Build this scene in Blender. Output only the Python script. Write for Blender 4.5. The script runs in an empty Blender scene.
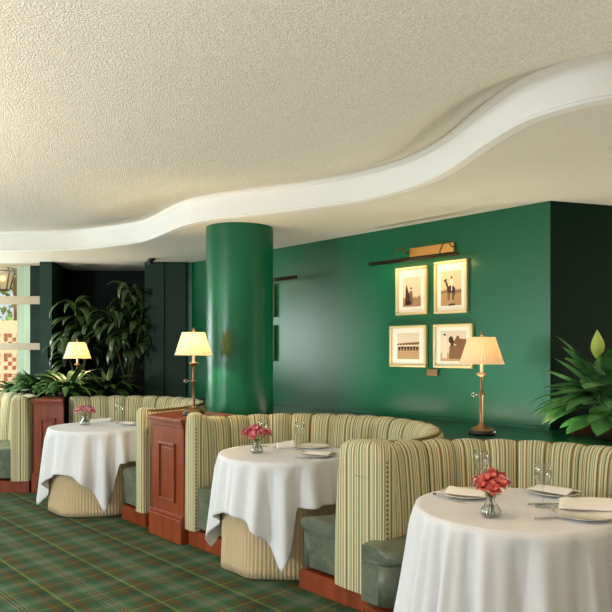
import bpy, math, random
from mathutils import Vector, Matrix, noise
random.seed(7)
C = bpy.context.scene.collection
PI = math.pi
R_ = math.radians
EYE, FPX, HOR = 1.5, 665.0, 350.0          # camera height, focal length and horizon of the 612 px frame
SOFFIT, CEIL = 2.6, 2.82
AX = Vector((0.733, 0.680)); AV = Vector((0.680, -0.733))     # across the aisle / along the aisle
WALL_N = 4.65

# ------------------------------------------------------------------ helpers
def srgb(r, g, b):
    f = lambda c: (c/255/12.92) if c/255 <= .04045 else ((c/255+.055)/1.055)**2.4
    return (f(r), f(g), f(b), 1)

def off(o):
    v = Vector((0, 0, 0))
    while o: v += o.location; o = o.parent
    return v

class MB:
    def __init__(s): s.v = []; s.f = []; s.uv = {}; s.smooth = []
    def add(s, vs, fs, uvs=None, smooth=True):
        b = len(s.v); s.v += [tuple(x) for x in vs]
        for f in fs:
            s.f.append([b+i for i in f]); s.smooth.append(smooth)
        if uvs:
            for i, u in enumerate(uvs): s.uv[b+i] = u
        return s
    def grid(s, rows, closed_u=False, closed_v=False, uvs=None, smooth=True, flip=False):
        n, m = len(rows), len(rows[0]); vs = [p for r in rows for p in r]; fs = []
        for i in range(n if closed_v else n-1):
            for j in range(m if closed_u else m-1):
                a, b2, c, d = i*m+j, i*m+(j+1) % m, ((i+1) % n)*m+(j+1) % m, ((i+1) % n)*m+j
                fs.append([a, d, c, b2] if flip else [a, b2, c, d])
        return s.add(vs, fs, [u for r in uvs for u in r] if uvs else None, smooth)
    def box(s, c, size, rz=0.0, M=None):
        hx, hy, hz = size[0]/2, size[1]/2, size[2]/2
        cs, sn = math.cos(rz), math.sin(rz); vs = []
        for x, y, z in ((-1,-1,-1),(1,-1,-1),(1,1,-1),(-1,1,-1),(-1,-1,1),(1,-1,1),(1,1,1),(-1,1,1)):
            p = Vector((x*hx*cs-y*hy*sn, x*hx*sn+y*hy*cs, z*hz))
            if M: p = M @ Vector((x*hx, y*hy, z*hz))
            vs.append(Vector(c)+p)
        return s.add(vs, [[0,3,2,1],[4,5,6,7],[0,1,5,4],[1,2,6,5],[2,3,7,6],[3,0,4,7]], smooth=False)
    def prism(s, poly, z0, z1, uvscale=True):
        n = len(poly)
        area = sum(poly[i][0]*poly[(i+1) % n][1]-poly[(i+1) % n][0]*poly[i][1] for i in range(n))
        if area < 0: poly = list(poly)[::-1]
        vs = [(p[0], p[1], z0) for p in poly]+[(p[0], p[1], z1) for p in poly]
        fs = [list(range(n))[::-1], list(range(n, 2*n))]+[[i, (i+1) % n, n+(i+1) % n, n+i] for i in range(n)]
        return s.add(vs, fs, smooth=False)
    def lathe(s, prof, seg=32, c=(0, 0, 0), M=None, wob=None):
        rows = []
        for r, z in prof:
            row = []
            for k in range(seg):
                a = 2*PI*k/seg; rr = max(r, 1e-5)*(wob(a) if wob else 1)
                p = Vector((rr*math.cos(a), rr*math.sin(a), z))
                row.append(Vector(c)+(M @ p if M else p))
            rows.append(row)
        return s.grid(rows, closed_u=True)
    def tube(s, path, rad, seg=10, cap=True):
        path = [Vector(p) for p in path]; rows = []; n = len(path)
        t0 = (path[1]-path[0]).normalized()
        up = Vector((0, 0, 1)) if abs(t0.z) < .9 else Vector((1, 0, 0))
        nx = t0.cross(up).normalized()
        for i, p in enumerate(path):
            t = (path[min(i+1, n-1)]-path[max(i-1, 0)]).normalized()
            nx = (nx-t*nx.dot(t)).normalized(); ny = t.cross(nx)
            r = rad(i/(n-1)) if callable(rad) else rad
            rows.append([p+nx*r*math.cos(2*PI*k/seg)+ny*r*math.sin(2*PI*k/seg) for k in range(seg)])
        b = len(s.v); s.grid(rows, closed_u=True, flip=True)
        if cap:
            s.f.append([b+k for k in range(seg)]); s.smooth.append(False)
            s.f.append([b+(n-1)*seg+k for k in range(seg)][::-1]); s.smooth.append(False)
        return s
    def ball(s, c, r, seg=10, rings=6, sc=(1, 1, 1)):
        rows = []
        for i in range(rings+1):
            t = -PI/2+PI*i/rings
            rows.append([Vector(c)+Vector((sc[0]*r*max(math.cos(t), 1e-4)*math.cos(2*PI*k/seg), sc[1]*r*max(math.cos(t), 1e-4)*math.sin(2*PI*k/seg), sc[2]*r*math.sin(t))) for k in range(seg)])
        return s.grid(rows, closed_u=True)
    def build(s, name, mat, parent=None, mod=None, kind=None, label=None):
        me = bpy.data.meshes.new(name); o_ = off(parent) if parent else Vector((0, 0, 0))
        me.from_pydata([Vector(p)-o_ for p in s.v], [], s.f)
        me.polygons.foreach_set('use_smooth', s.smooth)
        if s.uv:
            L = me.uv_layers.new(name='UVMap')
            for lp in me.loops: L.data[lp.index].uv = s.uv.get(lp.vertex_index, (0, 0))
        me.materials.append(mat); me.update()
        o = bpy.data.objects.new(name, me); C.objects.link(o)
        if parent: o.parent = parent
        if mod == 'bevel':
            b = o.modifiers.new('bevel', 'BEVEL'); b.width = .006; b.segments = 2; b.limit_method = 'ANGLE'
        if kind: o['kind'] = kind
        if label: o['label'] = label
        return o

def thing(name, label, cat, loc=(0, 0, 0), rz=0, group=None):
    o = bpy.data.objects.new(name, None); C.objects.link(o); o.empty_display_size = .1
    o.location = loc; o.rotation_euler = (0, 0, rz); o['label'] = label; o['category'] = cat
    if group: o['group'] = group
    return o
def tag(o, label, cat, group=None):
    o['label'] = label; o['category'] = cat
    if group: o['group'] = group
    return o
def struct(o): o['kind'] = 'structure'; return o
def dup(root, loc, rz=0, label=None, group=None):
    r = root.copy(); C.objects.link(r); r.location = loc; r.rotation_euler = (0, 0, rz)
    if label: r['label'] = label
    if group: r['group'] = group
    for ch in list(root.children):
        c = ch.copy(); C.objects.link(c); c.parent = r
        for g in list(ch.children):
            d = g.copy(); C.objects.link(d); d.parent = c
    return r
def vn(v, n): return Vector((AV.x*v+AX.x*n, AV.y*v+AX.y*n))     # aisle coordinates to the plan
def at(px, py, Y): return Vector(((px-306)/FPX*Y, Y, EYE+(HOR-py)/FPX*Y))
def wallpt(px, py):                                             # a pixel on the long green wall
    k = (px-306)/FPX; Y = WALL_N/(AX.x*k+AX.y); return at(px, py, Y)

# ------------------------------------------------------------------ materials
def mat(name, col, rough=.5, metal=0, **kw):
    m = bpy.data.materials.new(name); m.use_nodes = True
    b = m.node_tree.nodes['Principled BSDF']
    b.inputs['Base Color'].default_value = col; b.inputs['Roughness'].default_value = rough; b.inputs['Metallic'].default_value = metal
    for k, v in kw.items(): b.inputs[k.replace('_', ' ')].default_value = v
    return m
def N(m, t, **kw):
    n = m.node_tree.nodes.new(t)
    for k, v in kw.items(): setattr(n, k, v)
    return n
def bsdf(m): return m.node_tree.nodes['Principled BSDF']
def link(m, a, b): m.node_tree.links.new(a, b)
def bump(m, scale, strength, dist=.01, coord='Object', detail=2):
    tc = N(m, 'ShaderNodeTexCoord'); no = N(m, 'ShaderNodeTexNoise'); no.inputs['Scale'].default_value = scale; no.inputs['Detail'].default_value = detail
    bu = N(m, 'ShaderNodeBump'); bu.inputs['Strength'].default_value = strength; bu.inputs['Distance'].default_value = dist
    link(m, tc.outputs[coord], no.inputs['Vector']); link(m, no.outputs['Fac'], bu.inputs['Height']); link(m, bu.outputs['Normal'], bsdf(m).inputs['Normal'])
    return no
def vary(m, c1, c2, scale, detail=3, lo=.35, hi=.65, stretch=(1, 1, 1)):
    tc = N(m, 'ShaderNodeTexCoord'); mp = N(m, 'ShaderNodeMapping'); mp.inputs['Scale'].default_value = stretch
    no = N(m, 'ShaderNodeTexNoise'); no.inputs['Scale'].default_value = scale; no.inputs['Detail'].default_value = detail
    cr = N(m, 'ShaderNodeValToRGB'); cr.color_ramp.elements[0].position = lo; cr.color_ramp.elements[1].position = hi
    cr.color_ramp.elements[0].color = c1; cr.color_ramp.elements[1].color = c2
    link(m, tc.outputs['Object'], mp.inputs['Vector']); link(m, mp.outputs['Vector'], no.inputs['Vector']); link(m, no.outputs['Fac'], cr.inputs['Fac'])
    link(m, cr.outputs['Color'], bsdf(m).inputs['Base Color'])

M = {}
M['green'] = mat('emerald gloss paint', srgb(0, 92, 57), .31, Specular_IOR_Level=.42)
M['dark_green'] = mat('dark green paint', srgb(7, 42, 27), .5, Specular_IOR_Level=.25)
M['shade_green'] = mat('shaded green paint', srgb(0, 26, 12), .6, Specular_IOR_Level=.08)  # the green wall paint again, with the right wall's shade put into the colour
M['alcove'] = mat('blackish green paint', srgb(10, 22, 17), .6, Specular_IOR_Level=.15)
M['ledge'] = mat('green ledge paint', srgb(8, 74, 58), .3)
M['pale_green'] = mat('pale green paint', srgb(172, 196, 168), .6)
M['popcorn'] = mat('popcorn ceiling', srgb(224, 214, 192), .95); bump(M['popcorn'], 140, .9, .012, detail=2)
vary(M['popcorn'], srgb(222, 214, 198), srgb(244, 239, 227), 140, 2)
M['fascia'] = mat('white trim paint', srgb(240, 238, 232), .55)
M['wood'] = mat('reddish wood', srgb(124, 56, 30), .42, Coat_Weight=.12, Coat_Roughness=.25)
vary(M['wood'], srgb(120, 48, 22), srgb(154, 71, 36), 5, 4, .3, .7, (3, 3, .35))
M['wood_dark'] = mat('dark brown wood', srgb(60, 28, 16), .4)
M['leather'] = mat('sage grey leather', srgb(100, 106, 86), .40, Specular_IOR_Level=.5); bump(M['leather'], 12, .5, .03, detail=6); vary(M['leather'], srgb(88, 96, 78), srgb(112, 119, 98), 7, 6)
M['brown_trim'] = mat('brown piping', srgb(110, 84, 44), .7)
M['cloth'] = mat('white linen', srgb(229, 229, 233), .85)
M['skirt'] = mat('beige ribbed cloth', srgb(204, 178, 140), .85)
M['brass'] = mat('aged brass', srgb(140, 114, 80), .42, 1)
M['brass_light'] = mat('pale brass', srgb(226, 168, 92), .32, 1)  # orange of the picture light's glow worked into the brass colour
M['gold'] = mat('pale gold frame', srgb(222, 202, 150), .4, .55)
M['black'] = mat('black base', srgb(22, 20, 20), .3)
M['dark_metal'] = mat('dark bronze', srgb(70, 60, 42), .4, .8)
M['matboard'] = mat('mat board', srgb(242, 234, 222), .8)
M['porcelain'] = mat('white porcelain', srgb(244, 240, 232), .2)
M['steel'] = mat('cutlery steel', srgb(190, 186, 178), .22, 1)
M['napkin'] = mat('napkin linen', srgb(244, 238, 230), .9)
M['candle'] = mat('ivory sleeve', srgb(236, 226, 200), .5)
M['tan_rail'] = mat('window rail', srgb(170, 152, 128), .6)
M['pink_wall'] = mat('pink stucco', srgb(236, 196, 158), .9); bump(M['pink_wall'], 40, .3, .01)
M['hole'] = mat('terracotta recess', srgb(156, 88, 60), .9)
M['bark'] = mat('bark', srgb(150, 104, 66), .95); bump(M['bark'], 14, .8, .03)
M['stem'] = mat('plant stem', srgb(92, 84, 50), .7)
M['pot'] = mat('dark pot', srgb(48, 34, 26), .5)
M['soil'] = mat('soil', srgb(44, 32, 22), 1)
M['leaf_dark'] = mat('dark leaf', srgb(36, 60, 26), .3, Specular_IOR_Level=.6); vary(M['leaf_dark'], srgb(26, 46, 20), srgb(60, 84, 34), 3, 2)
M['leaf_mid'] = mat('mid leaf', srgb(64, 110, 48), .4); vary(M['leaf_mid'], srgb(44, 86, 36), srgb(92, 136, 62), 4, 2)
M['leaf_lily'] = mat('lily leaf', srgb(58, 112, 60), .32); vary(M['leaf_lily'], srgb(44, 100, 50), srgb(104, 156, 88), 5, 2)
M['leaf_out'] = mat('sunny leaf', srgb(120, 160, 70), .6); vary(M['leaf_out'], srgb(86, 130, 50), srgb(160, 190, 96), 2, 2)
M['spathe'] = mat('lime spathe', srgb(186, 204, 92), .5)
M['petal'] = mat('pink petal', srgb(226, 96, 116), .6); vary(M['petal'], srgb(206, 54, 84), srgb(244, 160, 172), 70, 2)
M['petal_coral'] = mat('coral petal', srgb(214, 84, 84), .6); vary(M['petal_coral'], srgb(196, 50, 54), srgb(238, 140, 128), 70, 2)
M['petal_pale'] = mat('pale pink petal', srgb(232, 150, 162), .6); vary(M['petal_pale'], srgb(214, 96, 124), srgb(248, 200, 204), 70, 2)
M['stalk'] = mat('flower stalk', srgb(88, 104, 50), .6)
M['ground'] = mat('courtyard ground', srgb(190, 170, 146), .9)
M['plain_wall'] = mat('cream wall paint', srgb(226, 214, 190), .8)

def glassy(name, tint=(1, 1, 1, 1), rough=.02, ior=1.35):
    m = bpy.data.materials.new(name); m.use_nodes = True; nt = m.node_tree; nt.nodes.clear()
    out = nt.nodes.new('ShaderNodeOutputMaterial'); mx = nt.nodes.new('ShaderNodeMixShader'); tr = nt.nodes.new('ShaderNodeBsdfTransparent'); gl = nt.nodes.new('ShaderNodeBsdfGlossy'); fr = nt.nodes.new('ShaderNodeLayerWeight')
    tr.inputs['Color'].default_value = tint; gl.inputs['Roughness'].default_value = rough; fr.inputs['Blend'].default_value = .5
    pw = nt.nodes.new('ShaderNodeMath'); pw.operation = 'POWER'; pw.inputs[1].default_value = 2.0; ml = nt.nodes.new('ShaderNodeMath'); ml.operation = 'MULTIPLY_ADD'; ml.inputs[1].default_value = .85; ml.inputs[2].default_value = .06
    nt.links.new(fr.outputs['Facing'], pw.inputs[0]); nt.links.new(pw.outputs[0], ml.inputs[0]); nt.links.new(ml.outputs[0], mx.inputs[0]); nt.links.new(tr.outputs[0], mx.inputs[1]); nt.links.new(gl.outputs[0], mx.inputs[2]); nt.links.new(mx.outputs[0], out.inputs[0])
    return m
M['glass'] = glassy('clear glass', (.97, .98, .97, 1), .03, 1.22)
M['pane'] = glassy('window glass', (.97, .98, .97, 1), .02, 1.2)
M['water'] = glassy('water', (.93, .96, .94, 1), .03, 1.15)

def shade_mat(name, col):
    m = bpy.data.materials.new(name); m.use_nodes = True; nt = m.node_tree; nt.nodes.clear()
    out = nt.nodes.new('ShaderNodeOutputMaterial'); mx = nt.nodes.new('ShaderNodeMixShader'); d = nt.nodes.new('ShaderNodeBsdfDiffuse'); t = nt.nodes.new('ShaderNodeBsdfTranslucent')
    d.inputs['Color'].default_value = srgb(252, 246, 232); t.inputs['Color'].default_value = col; mx.inputs[0].default_value = .38
    nt.links.new(d.outputs[0], mx.inputs[1]); nt.links.new(t.outputs[0], mx.inputs[2]); nt.links.new(mx.outputs[0], out.inputs[0])
    return m
M['shade'] = shade_mat('pleated shade', srgb(186, 146, 84))
def emis(name, col, st):
    m = mat(name, col, .5); b = bsdf(m); b.inputs['Emission Color'].default_value = col; b.inputs['Emission Strength'].default_value = st; return m
M['bulb'] = emis('lamp bulb', srgb(255, 214, 150), 6)
M['lantern_glass'] = mat('frosted lantern pane', srgb(250, 232, 200), .5, Transmission_Weight=.4)

def stripes():
    m = mat('striped upholstery', (1, 1, 1, 1), .8, Sheen_Weight=.15); nt = m.node_tree
    uv = N(m, 'ShaderNodeUVMap'); uv.uv_map = 'UVMap'; sp = N(m, 'ShaderNodeSeparateXYZ'); link(m, uv.outputs[0], sp.inputs[0])
    a = N(m, 'ShaderNodeMath', operation='MULTIPLY'); a.inputs[1].default_value = 1/.172; link(m, sp.outputs[0], a.inputs[0])
    f = N(m, 'ShaderNodeMath', operation='FRACT'); link(m, a.outputs[0], f.inputs[0])
    cr = N(m, 'ShaderNodeValToRGB'); cr.color_ramp.interpolation = 'CONSTANT'; link(m, f.outputs[0], cr.inputs[0])
    cream, sage, gold, dark, cel, oliv = srgb(228, 214, 172), srgb(140, 146, 106), srgb(172, 142, 80), srgb(54, 46, 28), srgb(196, 200, 164), srgb(108, 90, 50)
    seq = [(cream, 9), (dark, 2), (gold, 5), (cel, 8), (oliv, 2), (cream, 6), (sage, 6), (dark, 2), (cream, 8), (gold, 4), (oliv, 2), (cel, 9), (dark, 2), (cream, 5), (oliv, 3),
           (cream, 9), (sage, 5), (dark, 2), (gold, 6), (cream, 7), (oliv, 2), (cel, 7), (sage, 3), (dark, 2)]
    tot = sum(w for _, w in seq); p = 0; els = cr.color_ramp.elements
    for i, (c, w) in enumerate(seq):
        e = els[i] if i < 1 else (els[1] if i == 1 else els.new(p/tot)); e.position = p/tot; e.color = c; p += w
    link(m, cr.outputs[0], bsdf(m).inputs['Base Color'])
    return m
M['stripe'] = stripes()

def carpet():
    m = mat('tartan carpet', (0, .1, .05, 1), .95, Specular_IOR_Level=.15); tc = N(m, 'ShaderNodeTexCoord'); mp = N(m, 'ShaderNodeMapping')
    mp.inputs['Rotation'].default_value = (0, 0, -math.atan2(AX.y, AX.x)); link(m, tc.outputs['Object'], mp.inputs[0])
    sp = N(m, 'ShaderNodeSeparateXYZ'); link(m, mp.outputs[0], sp.inputs[0])
    g, yl, br, pk, dk, g2 = srgb(60, 94, 64), srgb(128, 138, 64), srgb(94, 74, 42), srgb(148, 130, 106), srgb(42, 68, 50), srgb(80, 114, 88)
    seqs = ([(yl, 4), (g, 5), (br, 12), (g, 15), (g2, 8), (pk, 2), (g, 3), (pk, 2), (g, 3), (pk, 2), (g2, 8), (g, 14), (br, 10), (dk, 12)],
            [(yl, 3), (br, 12), (g, 16), (g2, 10), (pk, 2), (g, 3), (pk, 2), (g2, 10), (g, 14), (dk, 8), (br, 12), (g, 8)])
    outs = []
    for k in (0, 1):
        ad = N(m, 'ShaderNodeMath', operation='ADD'); ad.inputs[1].default_value = (-2.05+.425*40, 30)[k]; link(m, sp.outputs[k], ad.inputs[0])
        a = N(m, 'ShaderNodeMath', operation='MULTIPLY'); a.inputs[1].default_value = 1/(.425, .36)[k]; link(m, ad.outputs[0], a.inputs[0])
        f = N(m, 'ShaderNodeMath', operation='FRACT'); link(m, a.outputs[0], f.inputs[0])
        cr = N(m, 'ShaderNodeValToRGB'); cr.color_ramp.interpolation = 'CONSTANT'; link(m, f.outputs[0], cr.inputs[0])
        seq = seqs[k]; tot = sum(w for _, w in seq); p = 0; els = cr.color_ramp.elements
        for i, (c, w) in enumerate(seq):
            e = els[i] if i < 2 else els.new(p/tot); e.position = p/tot; e.color = c; p += w
        outs.append(cr)
    mx = N(m, 'ShaderNodeMix', data_type='RGBA'); mx.inputs[0].default_value = .47
    link(m, outs[0].outputs[0], mx.inputs[6]); link(m, outs[1].outputs[0], mx.inputs[7])
    no = N(m, 'ShaderNodeTexNoise'); no.inputs['Scale'].default_value = 3; no.inputs['Detail'].default_value = 6; link(m, tc.outputs['Object'], no.inputs[0])
    mr = N(m, 'ShaderNodeMapRange'); mr.inputs[3].default_value = .55; mr.inputs[4].default_value = 1.12; link(m, no.outputs['Fac'], mr.inputs[0])
    m2 = N(m, 'ShaderNodeMix', data_type='RGBA', blend_type='MULTIPLY'); m2.inputs[0].default_value = 1
    link(m, mx.outputs[2], m2.inputs[6]); link(m, mr.outputs[0], m2.inputs[7]); link(m, m2.outputs[2], bsdf(m).inputs['Base Color'])
    n2 = N(m, 'ShaderNodeTexNoise'); n2.inputs['Scale'].default_value = 260; link(m, tc.outputs['Object'], n2.inputs[0])
    bu = N(m, 'ShaderNodeBump'); bu.inputs['Strength'].default_value = .5; bu.inputs['Distance'].default_value = .01
    link(m, n2.outputs['Fac'], bu.inputs['Height']); link(m, bu.outputs[0], bsdf(m).inputs['Normal'])
    return m
M['carpet'] = carpet()

def print_mat(name, sky, mid, ground, hz):
    m = mat(name, sky, .7); tc = N(m, 'ShaderNodeTexCoord'); uv = N(m, 'ShaderNodeUVMap'); uv.uv_map = 'UVMap'; sp = N(m, 'ShaderNodeSeparateXYZ')
    link(m, uv.outputs[0], sp.inputs[0])
    no = N(m, 'ShaderNodeTexNoise'); no.inputs['Scale'].default_value = 45; no.inputs['Detail'].default_value = 5; link(m, tc.outputs['Object'], no.inputs[0])
    ad = N(m, 'ShaderNodeMath', operation='MULTIPLY_ADD'); ad.inputs[1].default_value = .18; link(m, no.outputs['Fac'], ad.inputs[0]); link(m, sp.outputs[1], ad.inputs[2])
    cr = N(m, 'ShaderNodeValToRGB'); link(m, ad.outputs[0], cr.inputs[0]); e = cr.color_ramp.elements
    e[0].position = 0; e[0].color = ground; e[1].position = 1; e[1].color = sky
    for p, c in ((hz-.04, ground), (hz+.02, mid), (hz+.1, sky)):
        x = e.new(min(max(p+.09, .01), .99)); x.color = c
    link(m, cr.outputs[0], bsdf(m).inputs['Base Color'])
    return m

# ------------------------------------------------------------------ camera
cam = bpy.data.cameras.new('camera'); co = bpy.data.objects.new('camera', cam); C.objects.link(co)
co.location = (0, 0, EYE); co.rotation_euler = (PI/2, 0, 0)
cam.sensor_width = 36; cam.lens = 36*FPX/612; cam.shift_y = (HOR-306)/612; cam.clip_start = .05
bpy.context.scene.camera = co

# ------------------------------------------------------------------ the setting
LX, RX, BY, FY = -5.1, 5.2, -3.2, 8.4
struct(MB().prism([(LX, BY), (RX, BY), (RX, FY+.1), (LX, FY+.1)], -.1, 0).build('floor', M['carpet']))

# the serpentine fascia: where its lower edge runs in the plan
pix = [(0, 251), (40, 250.5), (78, 249.5), (105, 247), (131, 244), (147, 241), (159, 236.5), (170, 231.5), (182, 226.5), (195, 222.8), (212, 219.8), (228, 217.7), (261, 214),
       (294, 210.3), (327, 206), (359, 201), (388, 194.5), (418, 185.5), (441, 175), (459, 164), (474, 153), (489, 143), (505, 133), (521, 124), (538, 117), (571, 107), (612, 98.5)]
fp = []
for x, y in pix:
    Y = (SOFFIT-EYE)*FPX/(HOR-y); fp.append(Vector(((x-306)/FPX*Y, Y)))
d0 = fp[0]
fp = [Vector((LX-.1, d0.y+.06)), Vector((-4.0, d0.y+.02))]+fp
fp += [Vector((1.75, 2.76)), Vector((2.3, 2.62)), Vector((3.2, 2.5)), Vector((RX+.1, 2.5))]
def catmull(p, sub=6):
    out = []
    for i in range(len(p)-1):
        a, b, c, d = p[max(i-1, 0)], p[i], p[i+1], p[min(i+2, len(p)-1)]
        for k in range(sub):
            t = k/sub; out.append(.5*((2*b)+(c-a)*t+(2*a-5*b+4*c-d)*t*t+(3*b-a-3*c+d)*t**3))
    return out+[p[-1]]
fine = catmull(fp, 6)
for _ in range(6): fine = [fine[0]]+[(fine[i-1]+fine[i]*2+fine[i+1])/4 for i in range(1, len(fine)-1)]+[fine[-1]]
struct(MB().prism([tuple(p+Vector((0, .03))) for p in fine]+[(RX+.1, FY+.9), (-3.4, FY+.9), (-3.4, FY+.4), (LX-.1, FY+.4)], SOFFIT, CEIL+.02).build('ceiling_soffit', M['popcorn']))
import numpy as np
gx = np.linspace(LX-.15, RX+.15, 190); gy = np.linspace(BY-.15, FY+.95, 230); FP = np.array([(p.x, p.y) for p in fine])
rows = []
for y in gy:
    P_ = np.stack([gx, np.full_like(gx, y)], 1); dd = np.sqrt(((P_[:, None, :]-FP[None])**2).sum(2)); k = dd.argmin(1); d = dd.min(1)
    back = y > np.interp(gx, FP[:, 0], FP[:, 1])
    d = np.where(back, 0, d); width = .13/(.92*1.3/np.clip(FP[k, 1], 2.6, 7.6)); t = np.clip(d/width, 0, 1)
    z = CEIL-.13*(1-(1-t)**1.25)  # rises toward the fascia, shaped to darken the ceiling beside it
    rows.append([(float(x), float(y), float(zz)) for x, zz in zip(gx, z)])
struct(MB().grid(rows, flip=True).build('ceiling', M['popcorn']))
prof = [(.05, 2.597), (-.012, 2.597), (-.016, 2.602), (-.016, 2.610), (-.010, 2.615), (0, 2.618), (0, 2.776), (-.014, 2.782), (-.026, 2.790), (-.03, 2.80), (-.03, 2.812), (-.022, 2.8195), (.05, 2.8195)]
rows = []
for i, p in enumerate(fine):
    t = (fine[min(i+1, len(fine)-1)]-fine[max(i-1, 0)]).normalized(); nn = Vector((-t.y, t.x))
    rows.append([(p.x+nn.x*d, p.y+nn.y*d, z) for d, z in prof])
struct(MB().grid(rows, smooth=False).build('trim_1', M['fascia']))

def slabwall(name, pts, th, z0, z1, m):            # a wall along a polyline with thickness on the far side
    mb = MB()
    for a, b in zip(pts[:-1], pts[1:]):
        a, b = Vector(a), Vector(b); t = (b-a).normalized(); nn = Vector((-t.y, t.x))*th
        mb.prism([a, b, b+nn, a+nn], z0, z1)
    return struct(mb.build(name, m))
wc = Vector((1.80, 4.90)); we = vn((-8.6), WALL_N)
wl = [wc, vn(-5.0, WALL_N+.02), vn(-6.2, WALL_N+.03), vn(-7.1, WALL_N-.02)]
k_ = (8.38-wl[-1].y)/(-AV.y); wl.append(Vector((wl[-1].x-.60, 8.39)))
slabwall('wall_back', [tuple(p) for p in wl[::-1]], .12, 0, SOFFIT+.05, M['green'])
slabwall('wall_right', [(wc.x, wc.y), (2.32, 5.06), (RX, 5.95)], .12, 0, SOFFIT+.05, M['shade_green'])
x_ = wl[-1].x
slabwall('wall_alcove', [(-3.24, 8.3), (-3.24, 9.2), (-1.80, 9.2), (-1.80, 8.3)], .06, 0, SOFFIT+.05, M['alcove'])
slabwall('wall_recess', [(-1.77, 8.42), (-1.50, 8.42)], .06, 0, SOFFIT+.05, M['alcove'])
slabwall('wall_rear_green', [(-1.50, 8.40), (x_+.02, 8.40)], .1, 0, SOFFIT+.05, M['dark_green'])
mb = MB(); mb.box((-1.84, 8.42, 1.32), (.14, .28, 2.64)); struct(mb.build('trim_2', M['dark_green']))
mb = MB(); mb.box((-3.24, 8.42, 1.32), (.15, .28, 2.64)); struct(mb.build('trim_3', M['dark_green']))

# left wall: two windows in it (out of the frame), the rear wall one
def wall_holes(name, axis, pos, lo, hi, z1, holes, m, th=.12):
    mb = MB(); cur = lo
    def bx(a, b, za, zb):
        if b-a < .01 or zb-za < .01: return
        c, s = ((pos, (a+b)/2, (za+zb)/2), (th, b-a, zb-za)) if axis == 'x' else (((a+b)/2, pos, (za+zb)/2), (b-a, th, zb-za))
        mb.box(c, s)
    for a, b, za, zb in holes:
        bx(cur, a, 0, z1); bx(a, b, 0, za); bx(a, b, zb, z1); cur = b
    bx(cur, hi, 0, z1); return struct(mb.build(name, m))
wall_holes('wall_left', 'x', LX-.06, BY, FY, CEIL, [(.6, 1.8, .8, 2.2), (2.3, 4.4, .5, 2.3), (6.9, 8.3, .5, 2.3)], M['plain_wall'])
wall_holes('wall_side', 'x', RX+.06, BY, 6.0, CEIL, [(2.8, 4.6, .4, 1.7)], M['plain_wall'])
wall_holes('wall_camera_side', 'y', BY-.06, LX, RX, CEIL, [(-3.4, 2.6, .6, 2.4)], M['plain_wall'])

# the window at the far left and the courtyard outside it
mb = MB(); mb.box((-4.2, 8.42, 2.13), (1.78, .05, .10)); mb.box((-4.2, 8.42, 1.545), (1.78, .05, .085)); mb.box((-4.2, 8.42, .95), (1.78, .06, .08)); mb.box((-5.06, 8.42, 1.75), (.08, .06, 1.7)); mb.box((-4.2, 8.45, 2.60), (1.83, .05, .05))
w = struct(mb.build('window_1', M['tan_rail']))
mb = MB(); mb.box((-4.32, 8.445, 1.78), (1.46, .006, 1.65)); mb.build('pane', M['pane'], w)
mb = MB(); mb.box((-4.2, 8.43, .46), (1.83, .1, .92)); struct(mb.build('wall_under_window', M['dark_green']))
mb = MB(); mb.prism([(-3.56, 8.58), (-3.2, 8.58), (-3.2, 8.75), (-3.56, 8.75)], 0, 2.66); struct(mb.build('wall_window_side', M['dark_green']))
mb = MB(); mb.prism([(-3.57, 8.60), (-3.56, 8.58), (-3.54, 8.8), (-3.94, 9.15), (-3.965, 9.12)], 0, 2.62); struct(mb.build('trim_4', M['pale_green']))
struct(MB().prism([(-14, FY+.1), (-1, FY+.1), (-1, 22), (-14, 22)], -.12, -.02).build('ground', M['ground']))
mb = MB(); mb.prism([(-5.4, 8.84), (-3.3, 8.84), (-3.3, 9.9), (-5.4, 9.9)], 2.72, 2.82); struct(mb.build('ceiling_porch', M['plain_wall']))
mb = MB(); BWY = 12.0
mb.box((-6.0, BWY+.1, 1.0), (4.6, .2, 2.06))
bw = struct(mb.build('wall_courtyard', M['pink_wall']))
mb = MB()
for bx_ in range(8):
    for bz in range(4):
        cx = -7.1+bx_*.36; cz = .58+bz*.36
        for i in range(4):
            for j in range(4):
                if (i+j) % 2 == 0 or (j == 3 and i in (0, 3)) or (i == 0 and j == 2):
                    mb.box((cx+(i-1.5)*.076, BWY-.001, cz+(j-1.5)*.074), (.062, .03, .058))
mb.build('pierced_openings', M['hole'], bw)

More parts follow.
